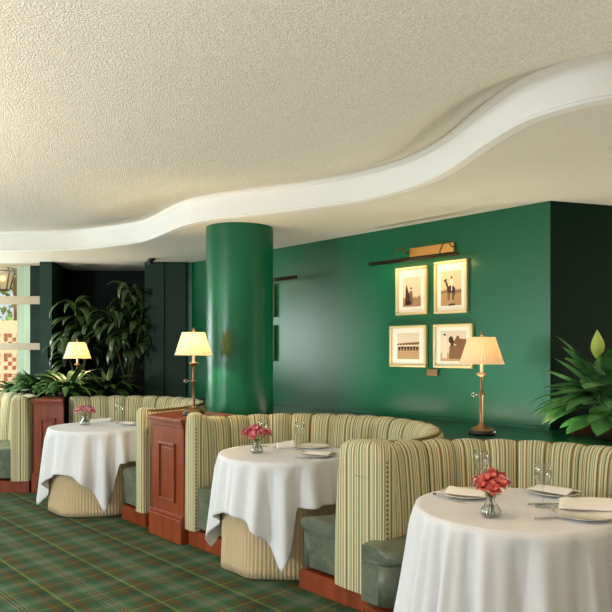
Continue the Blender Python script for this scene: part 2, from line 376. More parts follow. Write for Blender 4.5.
# ------------------------------------------------------------------ banquettes
def cap_slab(parent, v0, v1, n0, top, base, V, Nn, bulge=.05, depth=.05, name='arm_end', tl=.13, tr=.13):
    """A padded upholstered arm end across the aisle line: V, Nn are the plan axes along and across."""
    mid, hw = (v0+v1)/2, (v1-v0)/2; outl = []
    zs = [base+(top-base-.10)*i/8 for i in range(9)]
    for z in zs: outl.append((-1+.13*((z-base)/(top-.10-base))**2.2, z))
    for k in range(1, 9):
        a = PI-PI*k/16; outl.append((.87*math.copysign(abs(math.cos(a))**.62, math.cos(a)), top-.10+.10*abs(math.sin(a))**.8))
    outl += [(-x, z) for x, z in outl[::-1][1:]]
    def tap(x, z):
        q = max(0, min(1, (z-base)/(top-.10-base)))**2.2; e = 1-.13*q; return x/e*(1-(tl if x < 0 else tr)*q)
    outl = [(tap(x, z), z) for x, z in outl]
    rows = []; uvs = []
    for d, sc, dz in ((depth, 1.0, 0), (.0, 1.0, 0), (-bulge*.55, .965, .006), (-bulge*.85, .88, .02), (-bulge, .6, .05), (-bulge*1.04, .0, .1)):
        row = []; ur = []
        for x, z in outl:
            zz = z-dz*(1 if z > top-.15 else 0); v = mid+hw*x*sc; n = n0+d
            row.append((V.x*v+Nn.x*n, V.y*v+Nn.y*n, zz)); ur.append((v+.37+(0 if abs(x) < .05 else math.copysign(1, x))*(d+bulge)*min(1, abs(x)*1.5), zz))
        rows.append(row); uvs.append(ur)
    mb = MB(); mb.grid(rows, uvs=uvs, flip=True)
    o = mb.build(name, M['stripe'], parent)
    return o, mid, hw
def nails(parent, v0, v1, n, z0, z1, V, Nn, base, top, tr=.13):
    mb = MB(); k = int((z1-z0)/.026); mid, hw = (v0+v1)/2, (v1-v0)/2
    for i in range(k+1):
        z = z0+(z1-z0)*i/k; vv = mid+hw*(1-tr*((z-base)/(top-.10-base))**2.2)*.985
        mb.ball((V.x*vv+Nn.x*n, V.y*vv+Nn.y*n, z), .006, 6, 4)
    return mb.build('nail_trim', M['dark_metal'], parent)

def banquette(label, c, R, nA, nB, Nn, H=.965, rin=.61, seatA=None, seatB=None, liftA=.045, liftB=.02, thick=.15, tapA=1, tapB=1):
    """Circular booth about c, open across its aisle line; A is the end left of the mouth, B the right one."""
    root = thing('banquette', label, 'banquette', (c[0], c[1], 0), 0, 'striped curved banquettes')
    c = Vector(c); phi = math.atan2(Nn.y, Nn.x); nc = Nn.dot(c)
    seatA = nA if seatA is None else seatA; seatB = nB if seatB is None else seatB
    def ang(r, t, a=nA, b=nB):
        A = phi+math.acos(max(-1, min(1, (a-nc)/r))); B = phi-math.acos(max(-1, min(1, (b-nc)/r))); return A+(B-A)*t
    arc = (ang(R, 0)-ang(R, 1))*R; nch = max(4, round(arc/.195)); w = arc/nch; NS = nch*12
    sec = [(-.155, .36, 1), (-.15, .52, 1), (-.142, .66, 1), (-.13, .78, 1), (-.118, .87, 1), (-.10, .925, .9), (-.075, .952, .6), (-.045, .965, .35), (-.012, .967, .1), (.006, .955, 0)]
    sec = [(d*thick/.15, z*H/.967, k) for d, z, k in sec]
    rows = []; uvs = []; rim = []; out = []; ou = []
    for i in range(NS+1):
        t = i/NS; u = t*arc; b = 1 if min(u, arc-u) < w/2 else abs(math.sin(PI*u/w))**.45
        lift = liftA*math.exp(-(u/.22)**2)+liftB*math.exp(-((arc-u)/.22)**2)
        row = []; ur = []
        tp_ = 1-(1-tapA)*math.exp(-(u/.16)**2)-(1-tapB)*math.exp(-((arc-u)/.16)**2)
        for d, z, k in sec:
            d = d*tp_ if d < 0 else d; r = R+d-.042*b*k+.024*k; a = ang(r, t); zz = z+lift*(z/H)**2-(1-b)*.018*(1 if z > .9*H else 0)
            row.append((c.x+r*math.cos(a), c.y+r*math.sin(a), zz)); ur.append((u, zz))
        rows.append(row); uvs.append(ur)
        a = ang(R, t); rim.append((c.x+(R+.006)*math.cos(a), c.y+(R+.006)*math.sin(a), .95*H/.967+lift))
        row = []; ur = []
        for d, z in ((.006, .945*H/.967+lift), (.028, .925*H/.967+lift), (.03, .12)):
            a = ang(R+d, t); row.append((c.x+(R+d)*math.cos(a), c.y+(R+d)*math.sin(a), z)); ur.append((u, z))
        out.append(row); ou.append(ur)
    bk = MB(); bk.grid(rows, uvs=uvs, flip=True)
    for t, rw in ((0, rows[0]), (1, rows[-1])):
        a = ang(R+.02, t); ex = [(c.x+(R+.02)*math.cos(a), c.y+(R+.02)*math.sin(a), .36)]
        bk.add(rw+ex, [list(range(len(rw)+1))], [(.03+1.0*((Vector(p[:2])-c).length-R), p[2]) for p in rw+ex], smooth=False)
    bk.build('backrest', M['stripe'], root)
    MB().tube(rim[::2], .011, 6).build('piping', M['brown_trim'], root)
    MB().grid(out, uvs=ou, flip=True).build('back_shell', M['stripe'], root)
    # leather seat cushion, its front rounded, its ends cornered
    ro = R-.10
    def ring(ss, NSs=64, corner=.10):
        rows = []
        L = (ang(ro, 0, seatA, seatB)-ang(ro, 1, seatA, seatB))*((rin+ro)/2)
        for i in range(NSs+1):
            t = i/NSs
            t = .5-.5*math.cos(PI*t) if True else t
            dist = min(t, 1-t)*L; cut = 0
            if dist < corner: cut = corner*(1-math.sqrt(max(0, 1-(1-dist/corner)**2)))
            row = []
            for r, z, k in ss:
                rr = r+cut*(1-(r-rin)/(ro-rin)) if r < ro-.01 else r
                a = ang(rr, t, seatA, seatB); row.append((c.x+rr*math.cos(a), c.y+rr*math.sin(a), z))
            rows.append(row)
        m_ = MB(); m_.grid(rows, closed_u=True); n = len(ss)
        m_.add(rows[0], [list(range(n))], smooth=False); m_.add(rows[-1], [list(range(n))[::-1]], smooth=False); return m_
    top = [(ro, .365, 0), (rin+.02, .365, 0), (rin+.004, .372, 0), (rin-.012, .392, 0), (rin-.012, .415, 0), (rin+.004, .436, 0), (rin+.04, .449, 0), (rin+.12, .457, 0), (ro-.05, .455, 0), (ro, .45, 0)]
    ring(top).build('seat_cushion', M['leather'], root)
    ring([(ro, .15, 0), (rin+.012, .15, 0), (rin+.012, .362, 0), (ro, .362, 0)]).build('seat_base', M['leather'], root)
    pin = rin+.05; NSs = 48
    m_ = MB(); rows = []
    pa = min(nA, seatA); pb = min(nB, seatB)
    for i in range(NSs+1):
        row = []
        for r, z in ((pin, 0), (pin-.012, .0), (pin-.012, .105), (pin, .12), (R-.11, .12), (R-.09, .12), (R+.025, .12), (R+.025, 0), (R-.09, 0), (R-.11, 0)):
            a = ang(r, i/NSs, pa if r < R-.1 else nA, pb if r < R-.1 else nB); row.append((c.x+r*math.cos(a), c.y+r*math.sin(a), z))
        rows.append(row)
    m_.grid(rows, closed_u=True, smooth=False); m_.add(rows[0], [list(range(10))], smooth=False); m_.add(rows[-1], [list(range(10))[::-1]], smooth=False)
    m_.build('plinth', M['wood'], root)
    # where the end faces sit, in (v along the aisle, n across)
    V = Vector((Nn.y, -Nn.x)); vc = V.dot(c)
    ch = lambda r, n: math.sqrt(max(0, r*r-(n-nc)**2))
    return root, V, vc, ch

T1, T2, T3 = Vector((.968, 3.10)), Vector((-.165, 4.74)), Vector((-1.985, 6.36))
c1, c2, c3, c4 = (.98, 3.10), (-.03, 4.71), (-1.95, 6.40), (-3.88, 7.05)
b1, V, vc1, ch1 = banquette('green striped banquette round the nearest table, right of the photo, seen from its open side', c1, .94, 2.83, 2.80, AX, seatA=2.66, rin=.615, liftA=.015)
b2, V, vc2, ch2 = banquette('cream striped banquette in front of the big green column, round the middle table', c2, .955, 2.83, 2.83, AX, rin=.465, H=.965, tapA=.5)
b3, V, vc3, ch3 = banquette('gold striped banquette round the far table, below the dark leafy plants', c3, .95, 3.0, 2.83, AX, H=1.0, liftA=0, liftB=.0, rin=.52, tapB=.5)
NY = Vector((0, 1))
b4, V4, vc4, ch4 = banquette('striped banquette cut off by the left edge of the photo, in front of the window', c4, .94, 7.05, 7.0, NY, H=1.0, liftB=.0, rin=.55)
# arm ends: the shared one between the near and the middle booth, and the three narrow ones
v0 = vc2+ch2(.955-.175, 2.83); v1 = vc1-ch1(.94-.172, 2.83)
cap_slab(b1, v0, v1, 2.83, .985, .125, V, AX, bulge=.055, tl=.2, tr=.0)
nails(b1, v0, v1, 2.814, .15, .88, V, AX, .125, .985, .0)
cap_slab(b2, vc2-ch2(.99, 2.83), vc2-ch2(.86, 2.83), 2.83, 1.02, .125, V, AX, bulge=.035, tl=.15, tr=.0)
nails(b2, vc2-ch2(.99, 2.83), vc2-ch2(.86, 2.83), 2.818, .15, .90, V, AX, .125, 1.02, .0)
cap_slab(b3, vc3+ch3(.86, 2.83), vc3+ch3(.985, 2.83), 2.83, 1.01, .125, V, AX, bulge=.035, tl=.0, tr=.15)
cap_slab(b4, vc4+ch4(.78, 7.0), vc4+ch4(.975, 7.0), 7.0, 1.015, .125, V4, NY, bulge=.04, tl=.0, tr=.2)

# ------------------------------------------------------------------ the dark green ledge behind the backs
def arcpts(c, r, a0, a1, n=24): return [(c[0]+r*math.cos(R_(a0+(a1-a0)*i/n)), c[1]+r*math.sin(R_(a0+(a1-a0)*i/n))) for i in range(n+1)]
poly = [(LX+.02, 8.36), (LX+.02, 7.7)]+arcpts(c4, 1.0, 140, 30)+arcpts(c3, 1.01, 118, -8)+arcpts(c2, .985, 128, -22)+arcpts(c1, 1.0, 97, 5)+[(3.6, 3.2), (3.6, 5.36), (2.32, 5.03), (1.81, 4.88)]+[tuple(p-AX*.01) for p in wl[1:-1]]+[(-1.42, 8.36), (-1.83, 8.28), (-1.83, 9.19), (-3.21, 9.19), (-3.21, 8.36)]
struct(MB().prism(poly, .85, .91).build('trim_5', M['ledge']))
a, b = wl[0], wl[1]
mb = MB(); t = (b-a).normalized(); nn = Vector((t.y, -t.x))
if nn.dot(AX) > 0: nn = -nn
mb.prism([a, b, b+nn*.02, a+nn*.02], .91, .935); struct(mb.build('baseboard_back', M['green']))

# ------------------------------------------------------------------ wood pedestals between the booths
def pedestal(label, A, B, back, top):
    A, B = Vector(A), Vector(B); root = thing('wood_pedestal', label, 'pedestal', (*((A+B)/2), 0), 0, 'wooden panelled pedestals')
    t = (B-A).normalized(); f = Vector((t.y, -t.x))       # f points at the aisle
    L = (B-A).length; rz = math.atan2(t.y, t.x)
    poly = [tuple(A), tuple(B)]+back
    MB().prism(poly, .0, top-.045).build('body', M['wood'], root)
    e = lambda d: [tuple(A+f*d-t*d*.3), tuple(B+f*d+t*d*.3)]
    mb = MB(); cx = (A+B)/2
    mb.prism(e(.035)+back, top-.03, top); mb.prism(e(.02)+back, top-.05, top-.03); mb.prism(e(.010)+back, top-.075, top-.05)
    mb.build('cap_moulding', M['wood'], root, 'bevel')
    mb = MB(); mb.prism(e(.03)+[tuple(B-f*.05), tuple(A-f*.05)], 0, .185); mb.prism(e(.018)+[tuple(B-f*.05), tuple(A-f*.05)], .185, .215)
    mb.build('plinth', M['wood'], root, 'bevel')
    # raised frame moulding and field of the front panel
    mb = MB(); pw, z0, z1 = L*.26, .30, top-.20
    def bar(u0, u1, za, zb, d):
        p = cx+t*((u0+u1)/2)+f*(d/2); mb.box((p.x, p.y, (za+zb)/2), (u1-u0, d, zb-za), rz)
    for (u0, u1, za, zb) in ((-pw, pw, z1-.022, z1), (-pw, pw, z0, z0+.022), (-pw, -pw+.02, z0, z1), (pw-.02, pw, z0, z1)): bar(u0, u1, za, zb, .018)
    bar(-pw+.035, pw-.035, z0+.04, z1-.04, .010)
    mb.build('panel_moulding', M['wood'], root, 'bevel')
    return root
ptA, ptB = (-1.265, 5.475), (-.945, 5.125)
pedestal('reddish wood panelled pedestal between the far and middle banquettes, left of the column', ptA, ptB,
         [c for c in arcpts(c2, .972, 143, 124, 6)]+[(-.80, 5.75), (-.95, 5.92)]+[c for c in arcpts(c3, .992, -27, -47, 6)], .965)
pedestal('reddish wood panelled pedestal left of the far table, beside the banquette at the photo edge', (-2.875, 7.02), (-2.535, 6.95), [(-2.62, 7.22), (-2.72, 7.42), (-2.93, 7.42), (-2.878, 7.2)], .985)

# ------------------------------------------------------------------ the column
mb = MB(); colc = (-.60, 6.02)
mb.lathe([(.303, 0), (.303, SOFFIT+.03)], 96, (colc[0], colc[1], 0)); struct(mb.build('column', M['green']))

# ------------------------------------------------------------------ tables and cloths
def table(label, c):
    root = thing('dining_table', label, 'table', (c.x, c.y, 0), 0, 'round dining tables')
    MB().lathe([(0, .735), (.435, .735), (.44, .74), (.44, .757), (.435, .76), (0, .76)], 48, (c.x, c.y, 0)).build('tabletop', M['wood_dark'], root)
    MB().lathe([(.05, .05), (.04, .1), (.04, .66), (.09, .733), (0, .735)], 20, (c.x, c.y, 0)).build('pedestal', M['black'], root)
    MB().lathe([(0, 0), (.27, 0), (.27, .02), (.05, .06), (0, .06)], 32, (c.x, c.y, 0)).build('base', M['black'], root)
table('round table under the near long white cloth, right of the photo', T1)
table('round table under the middle white cloth, in front of the column', T2)
table('round table under the far white cloth, left of the photo', T3)

def cloth(name, label, c, r, zt, L, fold, flare, m, group, NA=288, NT=26, top=True, cat='tablecloth', th=0):
    rows = []
    if top:
        for q in (.0, .25, .5, .75, .9, .97): rows.append([(c.x+q*r*math.cos(2*PI*k/NA), c.y+q*r*math.sin(2*PI*k/NA), zt) for k in range(NA)])
    for i in range(NT+1):
        t = i/NT; row = []
        for k in range(NA):
            a = 2*PI*k/NA; l = L(a); drop = max(0, l*t-.0); rr = max(r+.004*(1 if top else 0), r+.004+min(drop, .02)*.35+flare*t**1.3+fold(a, t, l)) if top else r+flare*t**1.3+fold(a, t, l)
            row.append((c.x+rr*math.cos(a), c.y+rr*math.sin(a), zt-.004*min(1, t*20)-drop))
        rows.append(row)
    o = MB().grid(rows, closed_u=True).build(name, m)
    s = o.modifiers.new('thickness', 'SOLIDIFY'); s.thickness = .003; s.offset = -1
    return tag(o, label, cat, group)
def sharp(x): return math.copysign(abs(math.sin(x))**.75, math.sin(x))
def fold1(a, t, l):
    x = 15*a+.9*math.sin(3*a+1)+.6*math.sin(5*a)+.25*t*math.sin(7*a)
    return (.016+.040*t)*min(1, t*9)*(math.sin(x)+.45*math.sin(2*x+.6))*(.75+.35*math.sin(2*a+.4))
cloth('tablecloth', 'long white tablecloth hanging in folds to the floor on the nearest table', T1, .447, .766, lambda a: .752, fold1, .095, M['cloth'], 'white tablecloths')
def square(rot, half, ztmax=.71, mouth=(R_(168), R_(274))):
    def L(a):
        a0 = a % (2*PI)
        outd = max(mouth[0]-a0, a0-mouth[1], 0); lim = .285+max(0, .45*(1-outd/R_(9)))
        return min(L0(a), lim)
    def L0(a):
        b = (a-rot) % (PI/2); b = min(b, PI/2-b)           # from the middle of the sides, rot = a corner
        d = PI/4-abs(b)                                    # 0 at the side's middle
        return min(half/math.cos(PI/4-b if True else 0)-.447, ztmax)
    return L
def foldsq(rot, ph, n=3):
    def f(a, t, l):
        b = (a-rot+PI/4) % (PI/2)-PI/4                     # 0 at a corner
        g = math.exp(-(b/.55)**2)
        return (.008+.044*g)*min(1, t*7)*t**.5*math.sin(17*b+ph+.6*math.sin(3*a+ph))+.012*t*math.sin(n*a+ph)
    return f
cloth('tablecloth', 'white square tablecloth with its corners hanging down on the middle table, by the column', T2, .447, .769, square(R_(181), .79), foldsq(R_(181), .6), .045, M['cloth'], 'white tablecloths')
cloth('tablecloth', 'white square tablecloth with its corners hanging down on the far table, left of the photo', T3, .447, .769, square(R_(203), .815, .735, (R_(125), R_(300))), foldsq(R_(203), 2.1, 4), .045, M['cloth'], 'white tablecloths')
def foldsk(n, ph):
    return lambda a, t, l: .002*math.sin(100*a)+.012*t*math.sin(n*a+ph+.7*math.sin(2*a))-.006*(1-t)
cloth('table_skirt', 'beige ribbed underskirt reaching the carpet below the middle white tablecloth', T2, .424, .762, lambda a: .748, foldsk(9, .5), .012, M['skirt'], 'beige table skirts', NA=900, NT=14, top=False, cat='table skirt')
cloth('table_skirt', 'beige underskirt with a deep pleat below the far white tablecloth', T3, .424, .762, lambda a: .748, foldsk(7, 2.2), .012, M['skirt'], 'beige table skirts', NA=900, NT=14, top=False, cat='table skirt')
ZT = .7725

# ------------------------------------------------------------------ lamps
def make_lamp(label, loc, power, hot):
    root = thing('table_lamp', label, 'lamp', loc, 0, 'brass table lamps with pleated shades'); x, y, z = loc
    MB().lathe([(0, 0), (.088, 0), (.09, .008), (.09, .026), (.082, .034), (0, .034)], 40, loc).build('base', M['black'], root)
    MB().lathe([(.078, .034), (.076, .042), (.05, .055), (.026, .066), (.016, .082), (.012, .10), (.0105, .26), (.017, .268), (.021, .28), (.017, .292), (.0105, .30), (.0095, .40), (.016, .408), (.034, .418), (.038, .424), (.034, .43), (.012, .434)], 28, loc).build('stem', M['brass'], root)
    mb = MB(); mb.tube([(x-.012, y-.004, z+.28), (x-.045, y-.016, z+.28)], .0035, 8)
    ring = [(x-.06+.014*math.cos(q*PI/8), y-.02, z+.28+.011*math.sin(q*PI/8)) for q in range(17)]; mb.tube(ring, .0035, 6)
    mb.build('switch_key', M['steel'], root)
    MB().lathe([(.011, .432), (.011, .50), (0, .502)], 16, loc).build('candle_sleeve', M['candle'], root)
    MB().ball((x, y, z+.545), .024, 14, 10, (1, 1, 1.4)).build('bulb', M['bulb'], root)
    MB().tube([(x+.014, y, z+.50), (x+.045, y, z+.55), (x+.03, y, z+.66), (x, y, z+.672), (x-.03, y, z+.66), (x-.045, y, z+.55), (x-.014, y, z+.50)], .0022, 6).build('harp', M['brass'], root)
    npl = 44; NA = npl*6; rows = []
    for r, zz in ((.153, .492), (.1535, .497), (.149, .502), (.132, .55), (.113, .61), (.0945, .668), (.092, .676), (.0915, .68)):
        rows.append([(x+(r+.0056*abs(math.sin(npl/2*2*PI*k/NA))-.003)*math.cos(2*PI*k/NA), y+(r+.0056*abs(math.sin(npl/2*2*PI*k/NA))-.003)*math.sin(2*PI*k/NA), z+zz) for k in range(NA)])
    MB().grid(rows, closed_u=True).build('lamp_shade', M['shade'], root)
    MB().lathe([(.003, .665), (.004, .68), (.011, .69), (.012, .697), (.006, .706), (.009, .712), (.005, .72), (0, .722)], 14, loc).build('finial', M['brass'], root)
    li = bpy.data.lights.new('lamp bulb light', 'POINT'); li.energy = power; li.color = hot; li.shadow_soft_size = .03
    lo = bpy.data.objects.new('lamp_bulb_light', li); C.objects.link(lo); lo.location = (x, y, z+.585)
    return root
WARM = (1, .70, .42)
make_lamp('brass table lamp with ivory pleated shade on the ledge by the framed photographs', (1.225, 4.64, .91), 2.4, WARM)
make_lamp('brass table lamp with glowing shade on the wooden pedestal left of the green column', (-.925, 5.47, .965), 19, WARM)
lp3 = (-2.655, 7.72, .91)
make_lamp('table lamp glowing among the dark plants at the far left', lp3, 19, WARM)

# ------------------------------------------------------------------ framed photographs on the long wall
WT = Vector((AV.x, AV.y, 0)); WF = Vector((-AX.x, -AX.y, 0))        # to the right along the wall, out of the wall
def wbox(mb, c, su, sz, d0, d1):          # a block on the wall: centre, width, height, from d0 to d1 out of it
    vs = []
    for d in (d0, d1):
        for u, z in ((-1, -1), (1, -1), (1, 1), (-1, 1)): vs.append(c+WT*(u*su/2)+WF*d+Vector((0, 0, z*sz/2)))
    mb.add(vs, [[0, 1, 2, 3][::-1], [4, 5, 6, 7], [0, 1, 5, 4], [1, 2, 6, 5], [2, 3, 7, 6], [3, 0, 4, 7]], smooth=False)
SEP = {'d': mat('sepia dark', srgb(58, 36, 24), .7), 'm': mat('sepia mid', srgb(128, 88, 58), .7), 'l': mat('sepia light', srgb(230, 214, 186), .7)}
def picture(label, px0, py0, px1, py1, pr, hz, shapes, cols, split=''):
    a, b = wallpt(px0, (py0+py1)/2), wallpt(px1, (py0+py1)/2)
    wdt = (b-a).length; zc = (a.z+b.z)/2
    zt = (wallpt(px0, py0).z+wallpt(px1, py0).z)/2; zb = (wallpt(px0, py1).z+wallpt(px1, py1).z)/2; hgt = zt-zb
    c = (a+b)/2; c.z = (zt+zb)/2
    k = AX.dot(Vector((c.x, c.y)));  c = c+Vector((AX.x, AX.y, 0))*(WALL_N-k+.005)
    root = thing('framed_photograph', label, 'picture', tuple(c), 0, 'framed sepia photographs')
    fw = .024; mb = MB()
    for (u, z, su, sz) in ((0, hgt/2-fw/2, wdt, fw), (0, -hgt/2+fw/2, wdt, fw), (-wdt/2+fw/2, 0, fw, hgt-2*fw), (wdt/2-fw/2, 0, fw, hgt-2*fw)):
        wbox(mb, c+WT*u+Vector((0, 0, z)), su, sz, 0, .034)
    mb.build('frame', M['gold'], root, 'bevel')
    mb = MB(); wbox(mb, c, wdt-2*fw, hgt-2*fw, .002, .014); mb.build('mat_board', M['matboard'], root)
    pw, ph, pdz = wdt*pr[0], hgt*pr[1], hgt*pr[2]
    mb = MB(); q = [c+WT*(u*pw/2)+WF*.0152+Vector((0, 0, pdz+z*ph/2)) for u, z in ((-1, -1), (1, -1), (1, 1), (-1, 1))]
    mb.add(q, [[0, 1, 2, 3]], [(0, 0), (1, 0), (1, 1), (0, 1)], smooth=False)
    pr_o = mb.build('photo_print', print_mat('sepia print', *cols, hz), root)
    for key in ('d', 'm', 'l'):
        mb = MB(); d = {'m': .0158, 'd': .0163, 'l': .0168}[key]; has = False
        for kk, sh in shapes:
            if kk != key: continue
            has = True
            if sh[0] == 'e':
                _, u, z, ru, rz, rot = sh; pts = []
                for i in range(14):
                    p = Vector((ru*math.cos(2*PI*i/14), rz*math.sin(2*PI*i/14))); cs, sn = math.cos(rot), math.sin(rot)
                    pts.append((u+p.x*cs-p.y*sn, z+p.x*sn+p.y*cs))
            else: pts = sh[1]
            if key in split: mb = MB()
            mb.add([c+WT*((u-.5)*pw)+WF*d+Vector((0, 0, pdz+(z-.5)*ph)) for u, z in pts], [list(range(len(pts)))], smooth=False)
            if key in split: mb.build({'d': 'dark_figure', 'l': 'pale_figure', 'm': 'grey_figure'}[key], SEP[key], pr_o)
        if has and key not in split: mb.build({'d': 'dark_figure', 'm': 'grey_figure', 'l': 'pale_figure'}[key], SEP[key], pr_o)
    return c, wdt, hgt
E = lambda k, u, z, a, b, r=0: (k, ('e', u, z, a, b, r))
P = lambda k, *p: (k, ('p', p))
warmc = (srgb(226, 200, 170), srgb(150, 112, 82), srgb(164, 124, 92)); tanc = (srgb(214, 190, 152), srgb(96, 74, 52), srgb(176, 140, 96)); palec = (srgb(222, 206, 180), srgb(180, 150, 116), srgb(190, 152, 108))
def horse(x, y, s, f=1):
    k = lambda u, v: (x+f*u*s, y+v*s)
    out = [E('d', *k(0, .30), .25*s, .13*s), E('d', *k(-.25, .48), .055*s, .17*s, f*.5), E('d', *k(-.33, .62), .04*s, .10*s, f*1.9)]
    for u in (-.17, -.10, .10, .17): out.append(P('d', k(u-.025, .28), k(u+.025, .28), k(u+.02, -.08), k(u-.02, -.08)))
    out.append(P('d', k(.18, .34), k(.25, .26), k(.24, .05), k(.2, .1)))
    return out
picture('tall framed photograph of two figures on foot, upper left of the four', 397.2, 267, 428.3, 315, (.58, .62, -.02), .25,
        [P('d', (.14, .08), (.42, .08), (.40, .40), (.30, .55), (.22, .98*.8), (.17, .6)), E('d', .47, .62, .05, .035), P('m', (.36, .1), (.58, .12), (.54, .5), (.44, .56), (.36, .45)), E('m', .9, .32, .04, .05), P('d', (.12, .06), (.5, .06), (.46, .2), (.16, .22))], warmc)
picture('tall framed photograph of a rider on a dark horse, upper right of the four', 435.5, 260.5, 468.6, 313.5, (.62, .66, -.02), .38,
        horse(.50, .22, .82)+[E('d', .53, .80, .045, .035), P('l', (.47, .60), (.61, .60), (.59, .76), (.48, .76)), P('l', (.52, .60), (.58, .60), (.55, .42), (.51, .42)), P('d', (.35, .02), (.5, .06), (.72, .05), (.70, .01), (.4, -.01))], tanc)
horses = []
for i in range(7): horses += [E('d', .10+i*.135, .44+.02*(i % 2), .062, .045), P('d', (.06+i*.135, .44), (.14+i*.135, .44), (.13+i*.135, .33), (.07+i*.135, .33)), E('l', .10+i*.135, .53, .026, .045)]
picture('squarer framed photograph of a line of riders, lower left of the four', 391, 325.5, 427.6, 367, (.60, .62, .0), .42, horses+[P('m', (.0, .53), (1, .56), (1, .66), (.5, .64), (0, .60))], palec, 'l')
picture('squarer framed photograph of a man beside brown horses, lower right, partly behind the lamp shade', 434.7, 324, 474, 368, (.66, .70, .0), .2,
        [P('l', (.08, .1), (.26, .1), (.26, .8), (.14, .86), (.08, .76)), E('d', .17, .86, .05, .045), P('d', (.1, .1), (.2, .1), (.22, .42), (.1, .42)), P('m', (.34, .08), (.98, .08), (1, .72), (.72, .74), (.62, .52), (.36, .5)), E('d', .42, .70, .09, .12), P('d', (.4, .5), (.52, .5), (.54, .68), (.42, .72)), P('m', (.5, .6), (.66, .85), (.74, .8), (.7, .5))], palec, 'd')
# frames that peek out from behind the column
def side_frame(label, px0, py0, px1, py1):
    a, b = wallpt(px0, (py0+py1)/2), wallpt(px1, (py0+py1)/2); c = (a+b)/2; hgt = wallpt(px1, py0).z-wallpt(px1, py1).z
    c.z = (wallpt(px1, py0).z+wallpt(px1, py1).z)/2
    c = c+Vector((AX.x, AX.y, 0))*(WALL_N-.0-AX.dot(Vector((c.x, c.y)))); w = (b-a).length
    root = thing('framed_photograph', label, 'picture', tuple(c), 0, 'frames behind the column')
    mb = MB(); f = .024
    for (u, z, su, sz) in ((0, hgt/2-f/2, w, f), (0, -hgt/2+f/2, w, f), (-w/2+f/2, 0, f, hgt-2*f), (w/2-f/2, 0, f, hgt-2*f)): wbox(mb, c+WT*u+Vector((0, 0, z)), su, sz, -.01, .034)
    mb.build('frame', M['gold'], root, 'bevel'); mb = MB(); wbox(mb, c, w-2*f, hgt-2*f, .0, .014); mb.build('mat_board', M['matboard'], root)
side_frame('upper frame on the wall, its dark edge just showing right of the column', 240, 284, 274, 317)
side_frame('lower frame on the wall, its dark edge just showing right of the column', 240, 325, 274, 361)

def picture_light(label, pxa, pxb, py_bar, pya, pyb, plate, lamp=True):
    a, b = wallpt(pxa, py_bar), wallpt(pxb, py_bar); zc = plate[2]
    c = (wallpt(plate[0], 250)+wallpt(plate[1], 250))/2; c.z = zc
    root = thing('picture_light', label, 'picture light', tuple(c), 0, 'brass picture lights'); w = (wallpt(plate[1], 250)-wallpt(plate[0], 250)).length
    mb = MB(); wbox(mb, c, w, .085, -.002, .02); mb.build('back_plate', M['brass_light'], root, 'bevel')
    L = pxb; half = pya/2; bc = c+WF*.20+WT*pyb+Vector((0, 0, -.085))
    for u in (-.26*w/.5, .26*w/.5):
        p0 = c+WT*u+WF*.015; p3 = Vector(bc); p3 = bc+WT*(u-pyb*.75)
        mb = MB(); mb.tube([p0, p0+WF*.05+Vector((0, 0, .0)), p0+(p3-p0)*.45+Vector((0, 0, .075)), p0+(p3-p0)*.8+Vector((0, 0, .08)), p3+Vector((0, 0, .035)), p3], .006, 8); mb.build('arm', M['brass'], root)
    MB().tube([bc-WT*half, bc+WT*half], .017, 14).build('lamp_tube', M['dark_metal'], root)
    mb = MB(); mb.tube([bc-WT*half*.6-WF*.012-Vector((0, 0, .006)), bc+WT*half*.6-WF*.012-Vector((0, 0, .006))], .007, 8); mb.build('light_strip', M['bulb'], root)
    if lamp:
        for s in (-.36, .22):
            li = bpy.data.lights.new('picture light', 'AREA'); li.shape = 'RECTANGLE'; li.size = .3; li.size_y = .02; li.energy = .9; li.color = (1, .66, .30)
            lo = bpy.data.objects.new('picture_light_glow', li); C.objects.link(lo); lo.location = bc+WT*s*.9-Vector((0, 0, .025))
            d = (WF*-.8+Vector((0, 0, -1))).normalized(); q = d.to_track_quat('-Z', 'Y'); ang = 0
            X = WT.normalized(); Z = -d; Y = Z.cross(X); lo.rotation_euler = Matrix((X, Y, Z)).transposed().to_euler()
    return root
picture_light('brass picture light with two arms above the four framed photographs', 373, 0, 258, .93, -.07, (411, 455, 2.35))
picture_light('second brass picture light on the wall, mostly hidden behind the column', 203, 0, 282, 1.5, .24, (240, 262, 2.315), False)

mb = MB(); c = wallpt(433, 372.5); c = c+Vector((AX.x, AX.y, 0))*(WALL_N-AX.dot(Vector((c.x, c.y)))); wbox(mb, c, .115, .062, 0, .016)
tag(mb.build('wall_plate', M['brass'], None, 'bevel'), 'small brass plate on the green wall below the framed photographs', 'wall plate')

# ------------------------------------------------------------------ plants
def blade(mb, base, az, length, el0, droop, width, n=9, fold=.25, stalk=0.0, twist=0.0):
    """One leaf: a strip along an arching path, folded along the midrib. stalk = bare share of the length."""
    p = Vector(base); el = el0; st = length/n; L = []; Cc = []; Rr = []
    side = Vector((-math.sin(az), math.cos(az), 0))
    for i in range(n+1):
        t = i/n
        if t < stalk: w = .004
        else:
            q = (t-stalk)/(1-stalk); w = max(width*(math.sin(PI*min(1, q**.8*.985+.015))**.8), .0015)
        d = Vector((math.cos(az)*math.cos(el), math.sin(az)*math.cos(el), math.sin(el)))
        upv = side.cross(d); s2 = (side*math.cos(twist*t)+upv*math.sin(twist*t))
        L.append(p+s2*w+upv*w*fold*-1*-1); Cc.append(Vector(p)); Rr.append(p-s2*w+upv*w*fold)
        p = p+d*st; el -= droop/n
    mb.grid([[L[i], Cc[i], Rr[i]] for i in range(n+1)])
